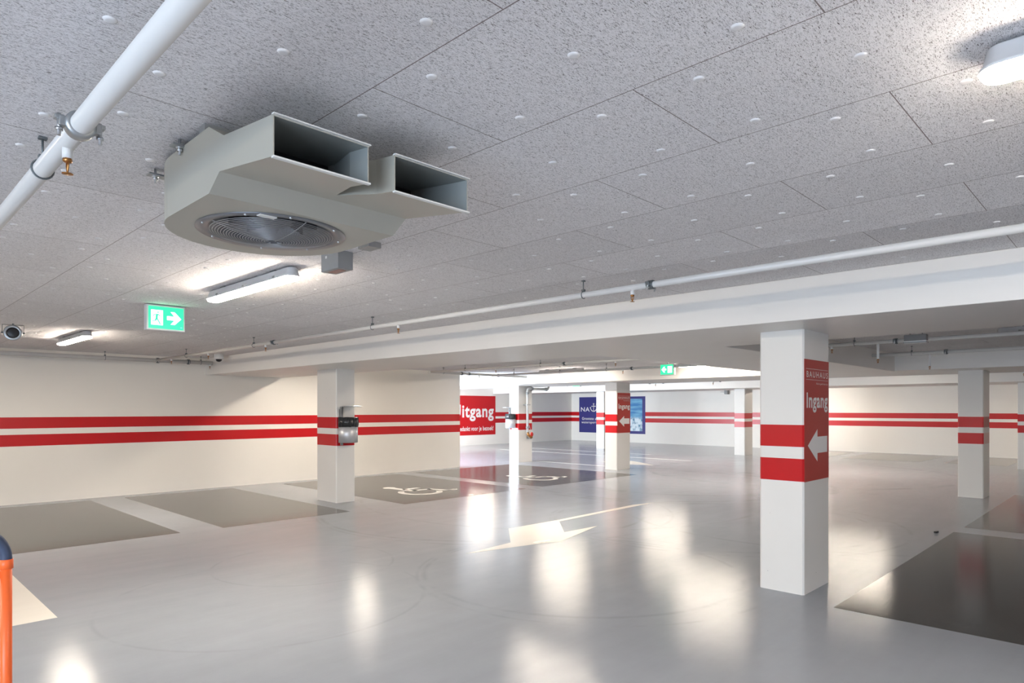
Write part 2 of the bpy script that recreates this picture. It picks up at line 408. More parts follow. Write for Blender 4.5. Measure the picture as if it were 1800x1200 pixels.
# ------------------------------------------------------------------ lettering
def text_mesh(s, bold=0.0, shear=0., space=1.1):
    cu = bpy.data.curves.new('t', 'FONT'); cu.body = s; cu.size = 1.; cu.offset = bold; cu.extrude = 0; cu.resolution_u = 4; cu.shear = shear; cu.space_character = space
    o = bpy.data.objects.new('t', cu); COL.objects.link(o)
    bpy.context.view_layer.update()
    me = bpy.data.meshes.new_from_object(o.evaluated_get(bpy.context.evaluated_depsgraph_get()))
    vs = [v.co.copy() for v in me.vertices]; fs = [tuple(p.vertices) for p in me.polygons]
    bpy.data.objects.remove(o); bpy.data.curves.remove(cu); bpy.data.meshes.remove(me)
    return vs, fs
def letters(g, s, bold, u0, u1, v0, v1, plane, space=1.1):
    """fit text s into u0..u1 (reading direction) and v0..v1 (height of the capital/ascender above the baseline)"""
    vs, fs = text_mesh(s, bold, 0., space)
    x0 = min(v.x for v in vs); x1 = max(v.x for v in vs); y1 = max(v.y for v in vs)
    out = []
    for v in vs:
        a = (v.x - x0) / (x1 - x0); h = v.y / y1
        out.append(plane(u0 + a * (u1 - u0), v0 + h * (v1 - v0)))
    g.add(out, fs)
    return g
def plane_y(y): return lambda u, v: (u, y, v)          # faces -Y, reads along +X
def plane_x(x): return lambda u, v: (x, -u, v)         # faces -X, reads along -Y (u = -Y)

def ingang_sign(x0, y, label):
    """x0: sign's edge; face on plane y facing -Y"""
    w = .593; z0, z1 = .972, 2.034; t = .004
    r = root('ingang_sign', (x0 + w / 2, y, z0), label, 'sign')
    part(G().box(x0, x0 + w, y - t, y - .0005, z0, z1), 'sign_panel', 'sign_red', r)
    P = plane_y(y - t - .0008)
    e = .046
    part(letters(G(), 'BAUHAUS', .008, x0 + e, x0 + w - .03, 1.880, 1.932, P, 1.35), 'lettering', 'white_vinyl', r)
    part(letters(G(), 'Als het goed moet zijn', .0, x0 + .275, x0 + w - .03, 1.820, 1.836, P), 'tagline', 'white_vinyl', r)
    part(letters(G(), 'Ingang', .026, x0 + e, x0 + w - .03, 1.617, 1.745, P), 'lettering', 'white_vinyl', r)
    f = G(); a, b = x0 + .033, x0 + w - .023; yy = y - t
    for p, q, c, d in ((a, b, 1.951, 1.9535), (a, b, 1.857, 1.8595)): f.box(p, q, yy - .0008, yy, c, d)
    part(f, 'logo_outline', 'white_vinyl', r)
    g = G(); ar = [(.072, 1.283), (.303, 1.424), (.303, 1.356), (.548, 1.356), (.548, 1.210), (.303, 1.210), (.303, 1.134)]
    vs = [(x0 + p[0], yy - .0012, p[1]) for p in ar]
    g.add(vs, [(0, 1, 6), (1, 2, 5), (1, 5, 6), (2, 3, 4), (2, 4, 5)])
    part(g, 'arrow', 'white_vinyl', r)
    return r
ingang_sign(5.794, 2.127, 'tall red Ingang sign with white arrow on the large front column')
ingang_sign(14.335, 10.048, 'smaller looking red Ingang sign on the column behind the wheelchair bays')

# Uitgang sign on the exit wall
yy = YE - .0005
r = root('uitgang_sign', (19.9, YE, .446), 'large red Uitgang sign on the exit wall past the left wall end', 'sign')
part(G().box(18.05, 21.14, YE - .012, yy, .446, 2.2), 'sign_panel', 'sign_red_bright' if 'sign_red_bright' in MT else 'red_vinyl', r)
P = plane_y(YE - .0135)
g = G(); v1, _ = text_mesh('Uitgang', .028); v2, _ = text_mesh('itgang', .028)
wU = max(v.x for v in v1) - min(v.x for v in v1); wi = max(v.x for v in v2) - min(v.x for v in v2)
part(letters(g, 'Uitgang', .028, 21.03 - (21.03 - 19.10) * wU / wi, 21.03, 1.26, 1.80, P), 'lettering', 'white_vinyl', r)
v1, _ = text_mesh('Bedankt voor je bezoek!', .012); v2, _ = text_mesh('edankt voor je bezoek!', .012)
wU = max(v.x for v in v1) - min(v.x for v in v1); wi = max(v.x for v in v2) - min(v.x for v in v2)
part(letters(G(), 'Bedankt voor je bezoek!', .022, 21.01 - (21.01 - 18.985) * wU / wi, 21.01, .645, .845, P), 'lettering', 'white_vinyl', r)

# navy banner on the far wall
r = root('harbour_banner', (XF, 19.1, .42), 'navy blue banner with white anchor lettering and a sea photo on the far wall', 'banner')
part(G().box(XF - .012, XF - .0005, 17.12, 21.08, .42, 2.215), 'banner_panel', 'navy', r)
P = plane_x(XF - .014)
b = letters(G(), 'NA', .01, -20.968, -20.409, 1.484, 1.705, P)
part(b, 'lettering', 'white_vinyl', r)
part(letters(G(), 'TIC', .01, -19.80, -19.15, 1.484, 1.705, P), 'lettering', 'white_vinyl', r)
g = G(); X = XF - .015
def seg2(g, a, b_, w):
    d = (Vector(b_) - Vector(a)); d.normalize(); n = Vector((-d.y, d.x)) * w / 2
    q = [Vector(a) + n, Vector(a) - n, Vector(b_) - n, Vector(b_) + n]
    g.add([(X, -p.x, p.y) for p in q], [(0, 1, 2, 3)])
ac = -20.155; zc_ = 1.69; R0 = .195
for i in range(18):
    a0 = PI + PI * i / 18; a1 = PI + PI * (i + 1) / 18
    seg2(g, (ac + R0 * math.cos(a0), zc_ + R0 * math.sin(a0)), (ac + R0 * math.cos(a1), zc_ + R0 * math.sin(a1)), .045)
seg2(g, (ac, 1.49), (ac, 1.84), .03); seg2(g, (ac - .13, 1.752), (ac + .13, 1.752), .035)
for i in range(10):
    a0 = 2 * PI * i / 10; a1 = 2 * PI * (i + 1) / 10
    seg2(g, (ac + .032 * math.cos(a0), 1.865 + .032 * math.sin(a0)), (ac + .032 * math.cos(a1), 1.865 + .032 * math.sin(a1)), .025)
for sgn in (-1, 1):
    seg2(g, (ac + sgn * .13, 1.735), (ac + sgn * .13, 1.77), .03)
    seg2(g, (ac + sgn * .235, 1.67), (ac + sgn * .165, 1.70), .04)
part(g, 'anchor_emblem', 'white_vinyl', r)
part(G().box(X, X + .002, 19.91, 20.0, 1.80, 1.88), 'flag_mark', 'pink', r)
b = letters(G(), 'Grootste afdeling', .012, -20.894, -19.45, 1.06, 1.195, P)
part(b, 'lettering', 'white_vinyl', r)
part(letters(G(), 'watersporttoebehoren', .012, -20.931, -18.95, .885, 1.0, P), 'lettering', 'white_vinyl', r)
part(G().box(XF - .0135, XF - .0115, 17.28, 18.75, .555, 2.1), 'sea_photo', 'photo', r)

# ------------------------------------------------------------------ ceiling caps
cap = G().lathe((0, 0, 0), [(.0001, -.0045), (.010, -.0045), (.0155, -.0035), (.018, 0)], 20)
cap_mesh_o = None
spots = []
for n in range(-4, 6):
    xr = 1.774 + .5865 * n; y0 = 1.184 if n % 2 == 0 else .599
    for k in range(-2, 13):
        ya = y0 + 1.17 * k
        if not (XN < xr < 5.0): continue
        for dx, dy in ((.088, .19), (.488, .19), (.29, .585), (.088, .98), (.488, .98)):
            x, y = xr + dx, ya + dy
            if x > 5.15 or y > YL - .05: continue
            dep = x * math.cos(YAW) + y * math.sin(YAW); rr = x * math.sin(YAW) - y * math.cos(YAW)
            if dep < .4: continue
            u = 900 + F_PX * rr / dep; v = 719 - F_PX * (ZC - 1.6) / dep
            if -40 < u < 1840 and v > -40: spots.append((dep, x + random.uniform(-.006, .006), y + random.uniform(-.008, .008)))
spots.sort()
first = None
LB = 'small round white fixing disc on a grey wood-wool ceiling panel'
for dep, x, y in spots[:300]:
    if first is None:
        first = thing('ceiling_disc', cap, 'cap', (0, 0, 0), LB, 'fixing disc', 'white fixing discs on the ceiling panels'); o = first
    else:
        o = first.copy(); COL.objects.link(o)
    o.location = (x, y, ZC)
if len(spots) > 300:
    g = G()
    for dep, x, y in spots[300:]:
        g.lathe((x, y, ZC), [(.0001, -.0045), (.010, -.0045), (.0155, -.0035), (.018, 0)], 10)
    o = g.build('ceiling_discs', 'cap'); tag(o, 'far white fixing discs scattered over the ceiling panels', 'fixing disc', 'white fixing discs on the ceiling panels', 'stuff')

# ------------------------------------------------------------------ ceiling lamps
def stadium(w, l, n=10):
    """w across X, l along Y, centred"""
    r = w / 2; h = l / 2 - r
    return [(r * math.cos(a), h + r * math.sin(a)) for a in [PI * i / n for i in range(n + 1)]] + [(r * math.cos(a), -h + r * math.sin(a)) for a in [PI + PI * i / n for i in range(n + 1)]]
def lamp_proto(x, yc, l, label):
    r = root('ceiling_lamp', (x, yc, ZC), label, 'lamp', 'long lamps under the ceiling')
    def ring(g, prof, cap_last=True):
        base = None; vs = []; n = None
        for w, z in prof:
            p = stadium(w, l - (.12 - w)); n = len(p); vs += [(x + a, yc + b, z) for a, b in p]
        k = len(prof)
        g.add(vs, [(i * n + j, i * n + (j + 1) % n, (i + 1) * n + (j + 1) % n, (i + 1) * n + j) for i in range(k - 1) for j in range(n)], True)
        g.add(vs, [tuple(range((k - 1) * n, k * n)), tuple(range(n))])
        return g
    part(ring(G(), [(.066, ZC - .012), (.078, ZC - .018), (.102, ZC - .066), (.118, ZC - .070), (.118, ZC - .078)]), 'housing', 'plastic', r)
    part(ring(G(), [(.112, ZC - .076), (.110, ZC - .087), (.096, ZC - .096), (.06, ZC - .100)]), 'lens', 'lamp', r)
    for s in (-1, 1): part(G().box(x - .03, x + .03, yc + s * l * .3 - .04, yc + s * l * .3 + .04, ZC - .013, ZC), 'mounting_bracket', 'darkzinc', r)
    for s in (-1, 0, 1):
        part(G().box(x - .054, x - .043, yc + s * l * .34 - .014, yc + s * l * .34 + .014, ZC - .071, ZC - .052), 'clip', 'boxgrey', r)
    return r
L0 = lamp_proto(2.265, -.40, 1.5, 'lit long lamp at the upper edge of the picture, its rounded end showing')
def lamp(x, y, label, src=L0):
    o = copy_tree(src); o.location = (x, y, ZC); o['label'] = label
    return o
lamp(2.265, 5.08, 'lit long lamp between the fan and the green exit sign')
for y in (9.0, .4): lamp(24.6, y, 'unseen lamp added behind the third beam to brighten the far wall')  # added lamps, never in view: extra light for the far wall
lamp(2.265, 10.55, 'small lit lamp near the round loudspeaker above the left wall')
for y in (-.4, 5.08, 10.9): lamp(-2.6, y, 'unseen lamp added outside the view for more light on the left wall')  # row added out of view as extra light for the left side
lamp(12.80, 10.7, 'lamp mostly hidden by a pipe before the brightly lit beam')
lamp(12.95, 6.7, 'lamp just behind the distant green exit sign')
lo = lamp(10.1, .62, 'dim pale long lamp in the ceiling recess past the large column')
for ch in lo.children:
    if ch.name.startswith('lens'):
        ch.data = ch.data.copy(); ch.data.materials.clear(); ch.data.materials.append(MT['unlit'])
lamp(10.6, -2.7, 'unseen lamp added farther along the recess, outside the picture, to brighten it')  # added out of view to light the recess and its bare column
for y in (6.3, 11.6): lamp(7.28, y, 'lamp hidden just behind the first beam')
for y in (5.35, 10.85, 19.2): lamp(18.0, y, 'lamp hidden behind the second beam')

# ------------------------------------------------------------------ pipes
def coupling(parent, c, axis, r, mat='darkzinc', big=1.):
    """grooved clamp with two bolts; axis 'y' or 'x'"""
    g = G(); R = r * 1.42 * big; w = .024
    if axis == 'y':
        g.lathe((c[0], c[1], c[2]), [(r * .98, -w), (R * .92, -w), (R, -w * .6), (R, w * .6), (R * .92, w), (r * .98, w)], 24, 'y')
        for s in (-1, 1):
            g.box(c[0] + s * R * .85 - .022, c[0] + s * R * .85 + .022, c[1] - .016, c[1] + .016, c[2] - .016, c[2] + .016, .004)
            g.box(c[0] + s * (R + .012) - .013, c[0] + s * (R + .012) + .013, c[1] - .015, c[1] + .015, c[2] + .004, c[2] + .018, .003)
    else:
        g.lathe((c[0], c[1], c[2]), [(r * .98, -w), (R * .92, -w), (R, -w * .6), (R, w * .6), (R * .92, w), (r * .98, w)], 24, 'x')
        for s in (-1, 1): g.box(c[0] - .016, c[0] + .016, c[1] + s * R * .85 - .022, c[1] + s * R * .85 + .022, c[2] - .016, c[2] + .016, .004)
    o = part(g, 'coupling', mat, parent)
    b = G()
    for s in (-1, 1):
        q = (c[0] + s * (R + .012), c[1]) if axis == 'y' else (c[0], c[1] + s * (R + .012))
        b.cyl((*q, c[2] - .045), (*q, c[2] + .024), .006, 10); b.lathe((*q, c[2] - .030), [(.0001, 0), (.011, 0), (.011, .010), (.0001, .010)], 6)
    part(b, 'bolt', 'steel', o)
def hanger(parent, c, r, axis='y'):
    g = G(); n = 20; path = []
    for i in range(n + 1):
        a = 2 * PI * i / n
        path.append((c[0] + (r + .004) * math.cos(a), c[1], c[2] + (r + .004) * math.sin(a)) if axis == 'y' else (c[0], c[1] + (r + .004) * math.cos(a), c[2] + (r + .004) * math.sin(a)))
    g.tube(path, .0035, 6); zt = c[2] + r + .004
    g.cyl((c[0], c[1], zt), (c[0], c[1], ZC), .004, 8)
    g.box(c[0] - .014, c[0] + .014, c[1] - .012, c[1] + .012, zt, zt + .018, .003); g.box(c[0] - .014, c[0] + .014, c[1] - .012, c[1] + .012, ZC - .01, ZC, .002)
    part(g, 'hanger', 'darkzinc', parent)
def sprinkler(parent, c, r, drop=.03):
    """c = pipe axis point; head hangs below"""
    z = c[2] - r
    o = part(G().lathe((c[0], c[1], z), [(.0001, .012), (.016, .012), (.016, -drop), (.0001, -drop)], 16), 'outlet', 'white_plastic', parent)
    z -= drop; g = G()
    g.lathe((c[0], c[1], z), [(.0001, .002), (.0145, .002), (.0145, -.010), (.010, -.014), (.0001, -.014)], 6)
    for s in (-1, 1): g.tube([(c[0], c[1] + s * .010, z - .012), (c[0], c[1] + s * .012, z - .024), (c[0], c[1] + s * .004, z - .042), (c[0], c[1], z - .048)], .0028, 8)
    g.cyl((c[0], c[1], z - .012), (c[0], c[1], z - .046), .003, 8)
    g.lathe((c[0], c[1], z - .050), [(.0001, .0), (.006, .001), (.017, .0), (.017, -.002), (.0001, -.003)], 14)
    part(g, 'sprinkler_head', 'brass', parent)
def pipe(a, b, r, label, fit=(), axis='y'):
    rt = root('sprinkler_pipe', a, label, 'pipe')
    part(G().cyl(a, b, r, 28), 'tube', 'pipe', rt)
    for kind, t in fit:
        c = (a[0], t, a[2]) if axis == 'y' else (t, a[1], a[2])
        if kind == 'c': coupling(rt, c, axis, r)
        elif kind == 'z': coupling(rt, c, axis, r, 'zinc')
        elif kind == 'h': hanger(rt, c, r, axis)
        elif kind == 's': sprinkler(rt, c, r)
        elif kind == 'd': sprinkler(rt, c, r, .19)
    return rt
pipe((.54, -2.5, 2.5), (.54, 13.164, 2.5), .031, 'thick white sprinkler pipe crossing the upper corner beside the fan', (('z', 2.44), ('s', 2.60), ('h', 2.98), ('h', 6.5), ('c', 9.5), ('s', 6.0)))
pipe((4.13, -3.2, 2.505), (4.13, 13.14, 2.505), .0235, 'long white sprinkler pipe running along in front of the beam',
     (('h', 3.22), ('s', 2.76), ('c', 2.60), ('h', 6.16), ('s', 5.68), ('h', 9.12), ('s', 8.75), ('c', 8.50), ('s', 10.75), ('h', 11.7), ('s', 12.4), ('s', -.6), ('h', -.2)))
pipe((-3., 13.2, 2.505), (5.15, 13.2, 2.505), .034, 'white pipe running along the top of the left wall', (('h', 3.3), ('c', 4.16), ('c', 4.70), ('h', 4.93), ('s', 5.1), ('h', .3)), 'x')
pipe((10.0, 5.15, 2.5), (10.0, 12.415, 2.5), .024, 'thin white pipe in the recess behind the first beam', (('h', 8.9), ('c', 8.27), ('h', 11.2), ('s', 10.2), ('s', 7.05)))
pipe((12.02, 5.15, 2.485), (12.02, 12.4, 2.485), .026, 'white pipe in front of the brightly lit beam face', (('h', 10.08), ('h', 8.72), ('c', 8.05), ('s', 8.28), ('h', 6.64), ('h', 11.6)))
pipe((9.95, 12.45, 2.5), (13.4, 12.45, 2.5), .03, 'short white cross pipe with dark couplings near the wall end', (('h', 10.4), ('c', 11.0), ('c', 11.25), ('c', 12.3), ('s', 11.6)), 'x')
pipe((9.33, -4, 2.46), (9.33, 3.33, 2.46), .025, 'white pipe beside the grey box in the recess past the large column', (('h', 2.78), ('s', 3.06), ('c', 2.30), ('d', 2.50)))
pipe((12.1, -4, 2.5), (12.1, 3.33, 2.5), .027, 'white pipe along the second beam in the recess past the large column', (('h', 2.75), ('c', 2.28), ('d', 2.50)))
pipe((16.6, -4, 2.375), (16.6, 21.4, 2.375), .028, 'white pipe beyond the second beam, mostly hidden', (('c', 12.0), ('h', 12.3), ('c', 10.5), ('c', 10.05), ('s', 10.3), ('c', 8.3), ('s', 8.5), ('h', 13.6), ('s', 1.8), ('c', 1.5)))

# riser with valve on the column near the wall end
X0, Y0 = 14.598, 13.52
r = root('riser_pipe', (X0, Y0, .8), 'white vertical riser pipe with valve on the column near the wall end', 'pipe')
path = [(X0, Y0, .86), (X0, Y0, 2.10)] + [(X0 + .09 - .09 * math.cos(a), Y0, 2.13 + .09 * math.sin(a)) for a in [PI / 2 * i / 6 for i in range(7)]] + [(15.5, Y0, 2.22)]
part(G().tube(path, .038, 20), 'tube', 'pipe', r)
g = G()
for c in ((X0, Y0, 2.08), (X0, Y0, 1.05)): g.lathe(c, [(.038, -.03), (.055, -.03), (.055, .03), (.038, .03)], 20)
g.lathe((14.80, Y0, 2.22), [(.038, -.03), (.055, -.03), (.055, .03), (.038, .03)], 20, 'x'); g.lathe((15.45, Y0, 2.22), [(.038, -.03), (.058, -.03), (.058, .03), (.038, .03)], 20, 'x')
part(g, 'coupling', 'zinc', r)
part(G().tube([(15.45, Y0, 2.22), (15.54, Y0, 2.23), (15.57, Y0, 2.29), (15.57, Y0, ZC)], .036, 16), 'elbow', 'pipe', r)
part(G().box(X0 - .085, X0 + .085, Y0 - .05, 13.624, 1.72, 1.745, .004), 'wall_bracket', 'zinc', r)
o = part(G().tube([(X0, Y0, .9), (X0 + .02, Y0 - .02, .82), (X0 + .08, Y0 - .05, .76), (X0 + .13, Y0 - .07, .75)], .042, 16), 'valve', 'brass', r)
part(G().lathe((X0 + .10, Y0 - .09, .84), [(.0001, -.008), (.06, -.010), (.068, 0), (.06, .010), (.0001, .008)], 18, 'y'), 'handwheel', 'red_plastic', o)
part(G().tube([(X0 + .03, Y0 - .04, 1.12), (X0 + .13, Y0 - .05, .9)], .006, 8), 'chain', 'label', o)
part(G().box(X0 + .07, X0 + .17, Y0 - .03, 13.622, .70, .78, .004), 'hose_coupling', 'zinc', o)

# ------------------------------------------------------------------ jet fan
FX, FY = 1.307, 2.765; XL, XR = .915, 1.70; R_ = (XR - XL) / 2
r = root('jet_fan', (FX, FY, ZC), 'grey-beige car park jet fan with two rectangular outlets under the ceiling', 'fan')
zb, zt = 2.36, 2.595
arc = [(FX + R_ * math.cos(a), FY + R_ * math.sin(a)) for a in [PI * i / 40 for i in range(41)]]
g = G()
# far half-round body wall + lid, with the intake hole in the bottom face
plan = [(XL, 2.378), (XR, 2.378)] + arc
# side walls
vs = []; n = len(plan)
loop = plan
g.add([(x, y, zb) for x, y in loop] + [(x, y, zt - .012 if y > FY + .2 else zt) for x, y in loop], [(i, (i + 1) % n, n + (i + 1) % n, n + i) for i in range(1, n)], False)
# top
g.add([(x, y, zt) for x, y in loop], [tuple(range(n))])
# bottom with hole
hole_r = .30; hc = (FX + .005, 2.712)
m_ = 64
outer = []
def ray_hit(a):
    dx, dy = math.cos(a), math.sin(a); best = 9
    for i in range(n):
        x1, y1 = loop[i]; x2, y2 = loop[(i + 1) % n]
        den = dx * (y2 - y1) - dy * (x2 - x1)
        if abs(den) < 1e-9: continue
        t = ((x1 - hc[0]) * (y2 - y1) - (y1 - hc[1]) * (x2 - x1)) / den; s = ((x1 - hc[0]) * dy - (y1 - hc[1]) * dx) / den
        if t > 0 and -1e-6 <= s <= 1 + 1e-6: best = min(best, t)
    return (hc[0] + dx * best, hc[1] + dy * best)
angs = sorted([2 * PI * i / m_ for i in range(m_)] + [math.atan2(2.378 - hc[1], XL - hc[0]) % (2 * PI), math.atan2(2.378 - hc[1], XR - hc[0]) % (2 * PI)])
K = len(angs)
g.add([(*ray_hit(a), zb) for a in angs] + [(hc[0] + hole_r * math.cos(a), hc[1] + hole_r * math.sin(a), zb) for a in angs], [(i, (i + 1) % K, K + (i + 1) % K, K + i) for i in range(K)])
# front chamfer from bottom edge up to the ducts
Yc, Zc_ = 2.285, 2.415
g.add([(XL, 2.378, zb), (XR, 2.378, zb), (XR, Yc, Zc_), (XL, Yc, Zc_)], [(0, 1, 2, 3)])
# side cheeks (left & right) joining body, chamfer and duct root
Yn, Zn = 2.25, 2.528
for x in (XL, XR): g.add([(x, 2.378, zb), (x, Yc, Zc_), (x, Yn, Zn), (x, 2.378, zt)], [(0, 1, 2, 3)])
g.add([(XL, 2.378, zt), (XR, 2.378, zt), (XR, Yn, Zn), (XL, Yn, Zn)], [(0, 1, 2, 3)])
body = part(g, 'body', 'fan', r)
# ducts
Yo = 1.89; Zob, Zot = 2.361, 2.487
def duct(xa, xb, inner_left):
    """xa..xb outlet; the side facing the gap bends inwards to the fork at FX"""
    t = .004
    def side(x_out, x_root, ymid):   # polyline of the wall in plan from outlet to root
        return [(x_out, Yo), (x_out, ymid), (x_root, Yc)]
    Ls = [(xa, Yo), (xa, 2.0), (FX - .0 if inner_left else xa, 2.19), (FX if inner_left else xa, Yn)]
    Rs = [(xb, Yo), (xb, 2.0), (xb if inner_left else FX, 2.19), (xb if inner_left else FX, Yn)]
    def zbot(y): return Zob + (Zc_ - Zob) * (y - Yo) / (Yc - Yo)
    def ztop(y): return Zot + (Zn - Zot) * (y - Yo) / (Yn - Yo)
    go = G(); gi = G()
    for gg, e in ((go, 0.), (gi, t)):
        Lp = [(x + e, y) for x, y in Ls]; Rp = [(x - e, y) for x, y in Rs]
        Lb = Lp[:3] + [(Lp[3][0], Yc)]; Rb = Rp[:3] + [(Rp[3][0], Yc)]
        vb = [(x, y, zbot(y) + e) for x, y in Lb] + [(x, y, zbot(y) + e) for x, y in Rb]
        vt = [(x, y, ztop(y) - e) for x, y in Lp] + [(x, y, ztop(y) - e) for x, y in Rp]
        for i in range(3):
            gg.add([vb[i], vb[i + 1], vb[4 + i + 1], vb[4 + i]], [(0, 1, 2, 3)])
            gg.add([vt[i], vt[i + 1], vt[4 + i + 1], vt[4 + i]], [(0, 1, 2, 3)])
            gg.add([vb[i], vb[i + 1], vt[i + 1], vt[i]], [(0, 1, 2, 3)])
            gg.add([vb[4 + i], vb[4 + i + 1], vt[4 + i + 1], vt[4 + i]], [(0, 1, 2, 3)])
    # rim between the two skins
    a = [(xa, Yo, Zob), (xb, Yo, Zob), (xb, Yo, Zot), (xa, Yo, Zot)]; b = [(xa + t, Yo, Zob + t), (xb - t, Yo, Zob + t), (xb - t, Yo, Zot - t), (xa + t, Yo, Zot - t)]
    go.add(a + b, [(i, (i + 1) % 4, 4 + (i + 1) % 4, 4 + i) for i in range(4)])
    d = part(go, 'outlet_duct', 'fan', r)
    part(gi, 'duct_lining', 'fan_in', d)
    f = G()
    f.box(xa - .003, xb + .003, Yo - .012, Yo + .004, Zot - .001, Zot + .003); f.box(xa - .003, xb + .003, Yo - .010, Yo + .006, Zob - .005, Zob + .001, .001)
    part(f, 'lip', 'label', d)
duct(XL, 1.252, False)
duct(1.357, XR, True)
# added dark sheet standing for the shade at the ducts' back
part(G().box(XL + .006, XR - .006, 2.240, 2.246, 2.41, 2.522), 'duct_shade_sheet', 'fan_dark', r)
# intake: flange, cone, impeller, guard
part(G().lathe((hc[0], hc[1], zb), [(hole_r + .004, -.001), (hole_r + .004, -.003), (.262, -.003), (.245, .01), (.20, .05), (.19, .11)], 64), 'inlet_cone', 'fan_cone', r)
imp = G().lathe((hc[0], hc[1], zb), [(.0001, .03), (.04, .03), (.09, .05), (.20, .11)], 48)
imp.lathe((hc[0], hc[1], zb), [(.19, .1), (.30, .12)], 48)
io = part(imp, 'impeller', 'fan_dark', r)
bl = G()
for i in range(9):
    a = 2 * PI * i / 9; c_, s_ = math.cos(a), math.sin(a); c2, s2 = math.cos(a + .35), math.sin(a + .35)
    q = [(hc[0] + .07 * c_, hc[1] + .07 * s_, zb + .045), (hc[0] + .185 * c2, hc[1] + .185 * s2, zb + .035), (hc[0] + .185 * c2, hc[1] + .185 * s2, zb + .10), (hc[0] + .07 * c_, hc[1] + .07 * s_, zb + .06)]
    bl.add(q, [(0, 1, 2, 3)])
part(bl, 'impeller_blades', 'fan_dark', io)
gd = G()
for i in range(21):
    rr = .035 + .0107 * i; dz = -.006 - .034 * (1 - (rr / .25) ** 2)
    gd.tube([(hc[0] + rr * math.cos(2 * PI * j / 48), hc[1] + rr * math.sin(2 * PI * j / 48), zb + dz) for j in range(49)], .0013, 6, False)
for a in (PI * .02, PI * 1.02, PI * .52, PI * 1.52):
    gd.tube([(hc[0] + q * math.cos(a), hc[1] + q * math.sin(a), zb - .005 - .034 * (1 - (q / .25) ** 2)) for q in (.02, .08, .14, .20, .25, .285)], .0022, 6)
part(gd, 'guard', 'guard', r)
g = G()
for a in (.55, 1.3, 2.2, 3.0, 3.9, 4.5, 5.3, 6.0):
    g.lathe((hc[0] + .282 * math.cos(a), hc[1] + .282 * math.sin(a), zb - .003), [(.0001, -.006), (.005, -.005), (.006, 0)], 8)
part(g, 'screw', 'steel', r)
g = G().box(hc[0] - .17, hc[0] - .10, hc[1] - .245, hc[1] - .215, zb - .007, zb - .003, .001); part(g, 'name_plate', 'label', r)
part(G().box(XL, XL + .15, FY - .35, FY - .3, zt, ZC).box(XR - .15, XR, FY - .35, FY - .3, zt, ZC).box(FX - .2, FX + .2, FY + .25, FY + .3, zt, ZC), 'mounting_rail', 'zinc', r)
for (x, y) in ((.905, 2.63), (.945, 3.03), (1.71, 2.63), (1.67, 3.03)):
    sx = -1 if x < FX else 1
    k = part(G().box(min(x - sx * .09, x + sx * .03), max(x - sx * .09, x + sx * .03), y - .022, y + .022, zt - .006, zt + .002, .001), 'mounting_tab', 'zinc', r)
    part(G().cyl((x, y, zt - .035), (x, y, ZC), .005, 10).lathe((x, y, zt - .022), [(.0001, 0), (.011, 0), (.011, .011), (.0001, .011)], 6).lathe((x, y, zt - .009), [(.0001, 0), (.014, 0), (.014, .003), (.0001, .003)], 14), 'bolt', 'steel', k)

# grey box next to the fan
x0, x1, y0, y1 = 2.265, 2.375, 3.60, 3.80
r = root('junction_box', ((x0 + x1) / 2 - .06, (y0 + y1) / 2, ZC), 'grey square detector box hanging beyond the fan', 'box')
part(G().box(2.235, 2.345, 3.72, 3.93, 2.505, ZC, .002), 'housing', 'boxgrey', r)
part(G().box(2.262, 2.318, 3.76, 3.89, 2.502, 2.506, .001), 'cover', 'rust', r)
part(G().box(2.2335, 2.2352, 3.855, 3.875, 2.585, 2.602), 'label_plate', 'label', r)
r = root('ceiling_bracket', (2.35, 3.42, ZC), 'small flat grey bracket on the ceiling beside the fan', 'bracket')
part(G().box(2.24, 2.33, 3.38, 3.50, ZC - .035, ZC, .002), 'plate', 'zinc', r)

# ------------------------------------------------------------------ exit signs
r = root('exit_sign', (2.25, 6.94, ZC), 'glowing green exit sign with running man and arrow, near the first lamp', 'exit sign')
part(G().box(2.076, 2.426, 6.905, 6.985, 2.368, 2.614, .004), 'housing', 'plastic', r)
yy = 6.904
part(G().box(2.092, 2.411, yy - .002, yy + .001, 2.384, 2.597), 'lit_panel', 'green', r)
P = lambda u, v: (2.092 + u * .319, yy - .0035, 2.384 + v * .213)
def poly(g, pts): g.add([P(*p) for p in pts], [tuple(range(len(pts)))])
g = G(); poly(g, [(.07, .16), (.40, .16), (.40, .84), (.07, .84)]); part(g, 'door_symbol', 'green_white', r)
g = G()
A = [(.93, .5), (.74, .80), (.62, .80), (.73, .60), (.52, .60), (.52, .42), (.73, .42), (.62, .22), (.74, .22)]
g.add([P(*p) for p in A], [(0, 1, 2, 3), (0, 3, 6), (3, 4, 5, 6), (0, 6, 7, 8)]); part(g, 'arrow_symbol', 'green_white', r)
P0 = P; P = lambda u, v: (2.092 + u * .319, yy - .005, 2.384 + v * .213)
g = G()
poly(g, [(.262 + .024 * math.cos(a * PI / 5), .735 + .036 * math.sin(a * PI / 5)) for a in range(10)])
poly(g, [(.20, .66), (.27, .66), (.25, .46), (.19, .44)])
poly(g, [(.19, .46), (.25, .47), (.21, .34), (.10, .31), (.10, .35), (.175, .375)])
poly(g, [(.21, .46), (.25, .47), (.32, .28), (.34, .18), (.31, .18), (.285, .27)])
poly(g, [(.25, .64), (.30, .56), (.35, .56), (.35, .59), (.31, .60), (.27, .67)]); poly(g, [(.20, .66), (.13, .62), (.12, .54), (.145, .54), (.155, .60), (.20, .62)])
part(g, 'running_man', 'green', r)
part(letters(G(), '—', .0, .0, 1, 0, 1, lambda u, v: (2.38 + .018 * u, yy - .004, 2.404 + .004 * v)), 'maker_mark', 'green_white', r)

